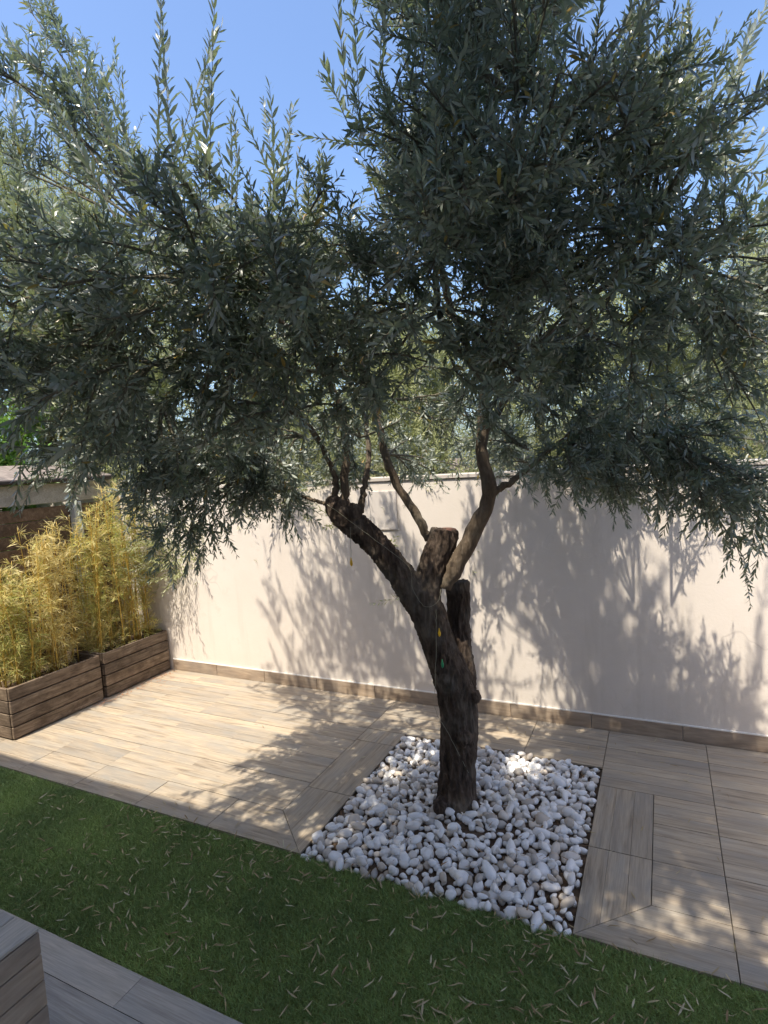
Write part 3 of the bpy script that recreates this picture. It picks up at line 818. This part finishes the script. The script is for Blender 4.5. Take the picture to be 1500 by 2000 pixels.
back_tree('olive_tree', 'sunlit olive tree beyond the wall, seen between the right bough and the crown edge', ground_at(1065, 7.4), 4.3, 1.2, OLIVE_SUN, 37, 18, (.05, .075), OG, 'olive tree')
back_tree('olive_tree', 'sunlit olive tree beyond the wall, seen through the left lobe of the crown', ground_at(300, 7.6), 4.6, 1.3, OLIVE_SUN, 38, 18, (.055, .08), OG, 'olive tree')
back_tree('leafy_shrub', 'bright green leafy shrub behind the shed roof', (-6.7, 3.7, -.09), 3.3, .95, GREEN, 36, 22, (.07, .11), None, 'shrub', .3, .3, (.15, .3), .36, .045)

# ------------------------------------------------------------------ bamboo
def bamboo(label, cx, cy, h, hw, hd, seed, mats, ncul=17, ntw=700):
    r = np.random.default_rng(seed)
    t = empty('bamboo_plant', (cx, cy, .34)); tag(t, label, 'bamboo', 'bamboo in the planters')
    loc = np.array([cx, cy, .34])
    P, D, L = [], [], []
    for i in range(ncul):
        b = np.array([cx + r.uniform(-hw, hw) * .6, cy + r.uniform(-hd, hd) * .8, .34])
        hh = (h - .34) * r.uniform(.72, 1.02)
        tp = b + np.array([r.normal(0, .07), r.normal(0, .08), hh])
        path = spline([b, (b + tp) / 2 + r.normal(0, .02, 3), tp], 12)
        part_tube('culm', path, np.linspace(.0065, .002, 12), CULM, t, 6)
        m = ntw // ncul
        s = r.uniform(.02, 1.0, m) ** .9
        k = np.clip((s * 11).astype(int), 0, 10); fr = (s * 11 - k)[:, None]
        pos = path[k] * (1 - fr) + path[k + 1] * fr
        az = r.uniform(0, 2 * np.pi, m)
        d = nrm(np.stack([np.cos(az), np.sin(az), r.uniform(.1, 1.6, m)], 1))
        P.append(pos); D.append(d); L.append(r.uniform(.05, .16, m) * (1.15 - .4 * s))
    P, D, L = np.vstack(P), np.vstack(D), np.concatenate(L)
    B = np.tile([0, 0, -.35], (len(P), 1)) + r.normal(0, .15, (len(P), 3))
    lv, tw = twig_leaves(P, D, L, B, r, spacing=.020, leaf=(.05, .10), width=.062, ang=(25, 70))
    half = r.random(len(lv[0])) < .5 + .2 * np.sin(lv[0][:, 2] * 5 + seed)
    lv[0] = lv[0]
    for sel, mt in ((half, mats[0]), (~half, mats[1])):
        o = obj('foliage', leaves_mesh('foliage', lv[0][sel] - loc, *[a[sel] for a in lv[1:]]), mt); o.parent = t; o['kind'] = 'stuff'
    o = obj('twigs', twigs_mesh('twigs', tw - loc, .0013, .0006), CULM); o.parent = t; o['kind'] = 'stuff'
bx = PX - .22
bamboo('straw yellow bamboo clump at the near end of the planters', bx, 2.80, 1.48, .22, .2, 1, (BAMBOO, BAMBOO_G))
bamboo('dry yellow bamboo clump in the middle of the near planter', bx - .02, 3.17, 1.62, .22, .2, 2, (BAMBOO, BAMBOO))
bamboo('greener bamboo clump above the gap between the planters', bx, 3.58, 1.74, .2, .16, 3, (BAMBOO_G, BAMBOO))
bamboo('tallest yellow bamboo clump beside the cream wall', bx, 3.90, 1.92, .22, .2, 4, (BAMBOO, BAMBOO_G), 20, 900)

# ------------------------------------------------------------------ pebble bed
bed = slab('pebble_bed', [])if False else None
n = 40
gx, gy = np.meshgrid(np.linspace(BED[0] + .003, BED[1] - .003, n), np.linspace(BED[2] + .003, BED[3] - .003, n), indexing='ij')
TC = np.array([-1.09, 2.95])
def bed_z(x, y):
    r = np.hypot(x - TC[0], y - TC[1])
    e = np.minimum(np.minimum(x - BED[0], BED[1] - x), np.minimum(y - BED[2], BED[3] - y))
    return -.024 + .050 * np.exp(-(r / .38) ** 2) + .012 * np.clip(e / .2, 0, 1)
gz = bed_z(gx, gy) + RNG.normal(0, .004, gx.shape)
i, j = np.meshgrid(np.arange(n - 1), np.arange(n - 1), indexing='ij'); a = (i * n + j).ravel()
bed = obj('pebble_bed', mesh_np('pebble_bed', np.stack([gx, gy, gz], -1).reshape(-1, 3), [np.stack([a, a + n, a + n + 1, a + 1], 1)], True), SOIL)
tag(bed, kind='structure')
import bmesh
def pebble_mesh(seed):
    bm = bmesh.new(); bmesh.ops.create_icosphere(bm, subdivisions=2, radius=1)
    r = random.Random(seed); sx, sy, sz = 1, r.uniform(.68, .95), r.uniform(.5, .72)
    off = Vector((r.uniform(0, 50), r.uniform(0, 50), r.uniform(0, 50)))
    planes = [(Vector((r.gauss(0, 1), r.gauss(0, 1), r.gauss(0, .7))).normalized(), r.uniform(.62, .85)) for _ in range(6)]
    for v in bm.verts:
        k = 1 + .34 * noise.noise(v.co * .9 + off) + .16 * noise.noise(v.co * 2.1 + off)
        # squarer, tumbled outline
        q = v.co * k
        for pn, pd_ in planes:
            ex = q.dot(pn) - pd_
            if ex > 0: q = q - pn * ex * .8
        v.co = Vector((q.x * sx, q.y * sy, q.z * sz))
    me = bpy.data.meshes.new('pebble'); bm.to_mesh(me); bm.free()
    me.polygons.foreach_set('use_smooth', [True] * len(me.polygons)); me.materials.append(PEBBLE)
    return me
PM = [pebble_mesh(s) for s in range(14)]
rp = np.random.default_rng(77)
peb = []
def throw(count, rmin, rmax, tries, zoff, sep):
    got = 0
    new = []
    for _ in range(tries):
        if got >= count: break
        r = rp.uniform(rmin, rmax)
        x, y = rp.uniform(BED[0] + r * .75, BED[1] - r * .75), rp.uniform(BED[2] - .01, BED[3] - r * .75)
        # thinner towards the right back corner and a few bare spots along the front
        if math.hypot(x - TC[0], y - TC[1]) < .10 + r: continue
        bare = noise.noise(Vector((x * 4.5, y * 4.5, 3.1)))
        thin = .35 if (x > -.62 or y > 3.45) else .0
        if bare > .38 - thin * .6 and rp.random() < .6: continue
        if y < 2.42 and -1.45 < x < -1.02 and rp.random() < .55: continue
        if any((x - q[0]) ** 2 + (y - q[1]) ** 2 < (sep * (r + q[2])) ** 2 for q in new): continue
        new.append((x, y, r, zoff)); got += 1
    peb.extend(new)
throw(90, .036, .050, 1200, .0, .84)
base_n = len(peb)
throw(1400, .019, .036, 30000, .002, .70)
# second layer resting on the first, denser near the trunk
throw(230, .020, .037, 3500, .024, 1.0)
inst = []
for (x, y, r, zo) in peb:
    z = float(bed_z(x, y)) + r * .45 + zo
    rot = Matrix.Rotation(rp.uniform(0, 6.28), 4, 'Z') @ Matrix.Rotation(rp.normal(0, .3), 4, 'X') @ Matrix.Rotation(rp.normal(0, .3), 4, 'Y')
    inst.append((Matrix.Translation((x, y, z)) @ rot @ Matrix.Diagonal((r * rp.uniform(.88, 1.3), r * rp.uniform(.72, 1.05), r * rp.uniform(.8, 1.1), 1)), r, x, y, zo))
print('pebbles', len(inst))
sc = [-(r / np.linalg.norm(np.array([x, y, 0]) - EYE)) * (1.25 if zo > .01 else 1) for (m, r, x, y, zo) in inst]
od = np.argsort(sc)
for k in od[:300]:
    o = bpy.data.objects.new('pebble', PM[k % 14]); o.matrix_world = inst[k][0]; COL.objects.link(o); o.parent = bed
Vs, Fs, off = [], [], 0
for k in od[300:]:
    me = PM[k % 14]; v = np.empty(len(me.vertices) * 3); me.vertices.foreach_get('co', v); v = v.reshape(-1, 3)
    m = np.array(inst[k][0]); Vs.append(v @ m[:3, :3].T + m[:3, 3])
    f = np.empty(len(me.polygons) * 3, int); me.polygons.foreach_get('vertices', f); Fs.append(f.reshape(-1, 3) + off); off += len(v)
o = obj('pebbles', mesh_np('pebbles', np.vstack(Vs), [np.vstack(Fs)], True), PEBBLE, bed); o['kind'] = 'stuff'
# flat grey stone leaning at the trunk's foot
st = bpy.data.objects.new('flat_stone', PM[3].copy()); st.data.materials.clear(); st.data.materials.append(simple('grey_stone', (.42, .40, .37), .8, .2, 14, .5))
q = at(848, 1590, 3.16); st.matrix_world = Matrix.Translation((q[0], q[1], .035)) @ Matrix.Rotation(.3, 4, 'Z') @ Matrix.Diagonal((.062, .034, .03, 1))
COL.objects.link(st); tag(st, 'long flat grey stone lying against the foot of the trunk', 'stone')
# black irrigation pipe
pp = spline([at(905, 1598, 3.12), at(928, 1612, 3.1), at(950, 1635, 3.06)], 10); pp[:, 2] = np.maximum(pp[:, 2], .03)
V, Q, caps = tube_np(pp, .009, 8)
tag(obj('irrigation_pipe', mesh_np('irrigation_pipe', V, [Q] + caps, True), BLACKP), 'short black irrigation pipe beside the foot of the trunk', 'pipe')

# ------------------------------------------------------------------ fallen leaves
def fallen(n, x0, x1, y0, y1, z, L, r, flat=.25, clump=0.0):
    pos = np.stack([r.uniform(x0, x1, n), r.uniform(y0, y1, n), np.full(n, z) + r.uniform(0, .006, n)], 1)
    if clump > 0:
        c = np.stack([r.uniform(x0, x1, 26), r.uniform(y0, y1, 26)], 1)
        k = r.random(n) < clump; m = k.sum()
        pos[k, :2] = np.clip(c[r.integers(0, 26, m)] + r.normal(0, .06, (m, 2)), [x0, y0], [x1, y1])
    a = r.uniform(0, 2 * np.pi, n)
    l = nrm(np.stack([np.cos(a), np.sin(a), r.normal(0, flat * .5, n)], 1))
    nn = np.stack([r.normal(0, flat * 1.6, n), r.normal(0, flat * 1.6, n), np.where(r.random(n) < .5, 1, -1)], 1)
    nn = nrm(nn - (nn * l).sum(1, keepdims=True) * l)
    ll = r.uniform(L[0], L[1], n)
    return [pos, l, nn, ll, ll * r.uniform(.08, .15, n)]
rf = np.random.default_rng(8)
f1 = fallen(1000, -3.6, .9, TURF_Y0 + .02, TURF_Y1 - .01, .015, (.03, .066), rf, clump=.28)
f2 = fallen(90, -3.0, -.3, TURF_Y1 - .10, TURF_Y1 - .005, .012, (.035, .06), rf)
FL = [np.concatenate([a, b]) for a, b in zip(f1, f2)]
keep = (FL[0][:, 0] > -2.9) | (rf.random(len(FL[0])) < .45)
FL = [a[keep] for a in FL]
dist = np.linalg.norm(FL[0] - EYE, axis=1); px, py, _ = project(FL[0])
s = np.where((px > 0) & (px < 1500) & (py < 2000), FL[3] / dist, 0); od = np.argsort(-s)
lo = obj('fallen_leaves', leaves_mesh('fallen_leaves', *[a[od[300:]] for a in FL]), DRY)
tag(lo, 'dry fallen olive leaves scattered over the green turf', 'leaves', kind='stuff')
DL = [unit_leaf('leaf', w, b) for w, b in ((.11, .14), (.135, .05), (.08, .22), (.12, -.12))]
for u in DL: u.materials.append(DRY)
for i in od[:300]:
    p, l, nn, L = FL[0][i], FL[1][i], FL[2][i], FL[3][i]; b = np.cross(nn, l)
    o = bpy.data.objects.new('leaf', DL[i % 4])
    o.matrix_world = Matrix(((l[0] * L, b[0] * L, nn[0] * L, p[0]), (l[1] * L, b[1] * L, nn[1] * L, p[1]), (l[2] * L, b[2] * L, nn[2] * L, p[2]), (0, 0, 0, 1)))
    COL.objects.link(o); o.parent = lo
# litter between the pebbles, along the planter foot and a few leaves on the planks
l1 = fallen(700, BED[0] + .02, BED[1] - .02, BED[2] + .01, BED[3] - .02, 0, (.03, .055), rf, .3)
l1[0][:, 2] = bed_z(l1[0][:, 0], l1[0][:, 1]) + rf.choice([.008, .012, .045], len(l1[0]), p=[.5, .35, .15])
tag(obj('pebble_litter', leaves_mesh('pebble_litter', *l1), LITTER), 'brown leaf litter lying between the white pebbles', 'leaf litter', kind='stuff')
l2 = fallen(150, PX + .01, PX + .12, 3.2, WALL_Y - .03, .004, (.02, .045), rf, .2)
l3 = fallen(40, PX + .1, PX + .4, 3.5, 4.0, .004, (.02, .045), rf, .2)
tag(obj('planter_litter', leaves_mesh('planter_litter', *[np.concatenate([a, b]) for a, b in zip(l2, l3)]), simple('rusty_leaf', (.42, .17, .08), .8, .4, 3)), 'rust coloured dry leaves at the foot of the planters', 'leaf litter', kind='stuff')
l4 = [np.concatenate([a, b]) for a, b in zip(fallen(90, -2.9, 1.0, 2.35, 4.1, .005, (.035, .065), rf, .15), fallen(45, -3.6, 1.0, TURF_Y1 + .005, TURF_Y1 + .1, .005, (.03, .06), rf, .15))]
inb = (l4[0][:, 0] > BED[0]) & (l4[0][:, 0] < BED[1]) & (l4[0][:, 1] < BED[3])
l4 = [a[~inb] for a in l4]
tl_ = empty('stray_leaves', (0, 3, 0)); tag(tl_, 'single dry leaves dropped on the wood look planks', 'leaves', kind='stuff')
for i in range(len(l4[0])):
    p, l, nn, L = l4[0][i], l4[1][i], l4[2][i], l4[3][i]; b = np.cross(nn, l)
    o = bpy.data.objects.new('leaf', DL[i % 4])
    o.matrix_world = Matrix(((l[0] * L, b[0] * L, nn[0] * L, p[0]), (l[1] * L, b[1] * L, nn[1] * L, p[1] - 3), (l[2] * L, b[2] * L, nn[2] * L, p[2] + .004), (0, 0, 0, 1)))
    COL.objects.link(o); o.parent = tl_

# ------------------------------------------------------------------ string of little bulbs on the trunk
ls = empty('light_string', tuple(at(850, 1200, 3.096))); tag(ls, 'thin wire with yellow and green bulbs wound on the olive trunk', 'light string')
w1 = spline([at(640, 985, 3.074), at(700, 1030, 3.064), at(760, 1075, 3.085), at(800, 1110, 3.096), at(806, 1150, 3.096), at(830, 1185, 3.096), at(855, 1175, 3.107), at(862, 1150, 3.117)], 50)
w2 = spline([at(852, 1190, 3.117), at(852, 1260, 3.117), at(850, 1330, 3.128), at(852, 1390, 3.150), at(880, 1440, 3.150), at(915, 1510, 3.171)], 50)
w3 = spline([at(684, 1030, 3.064), at(685, 1060, 3.064), at(686, 1090, 3.064)], 12)
for w in (w1, w2, w3): part_tube('wire', w + rt.normal(0, .0012, w.shape), .0013, WIRE, ls, 5)
for (px_, py_, d_, mt) in ((686, 1098, 3.064, YEL), (858, 1236, 3.12, YEL), (864, 1297, 3.12, GRN)):
    c = at(px_, py_, d_); p = np.stack([c + np.array([0, 0, z]) for z in (.026, .014, .0, -.014, -.022)])
    part_tube('bulb', p, [.002, .004, .008, .007, .002], mt, ls, 10)
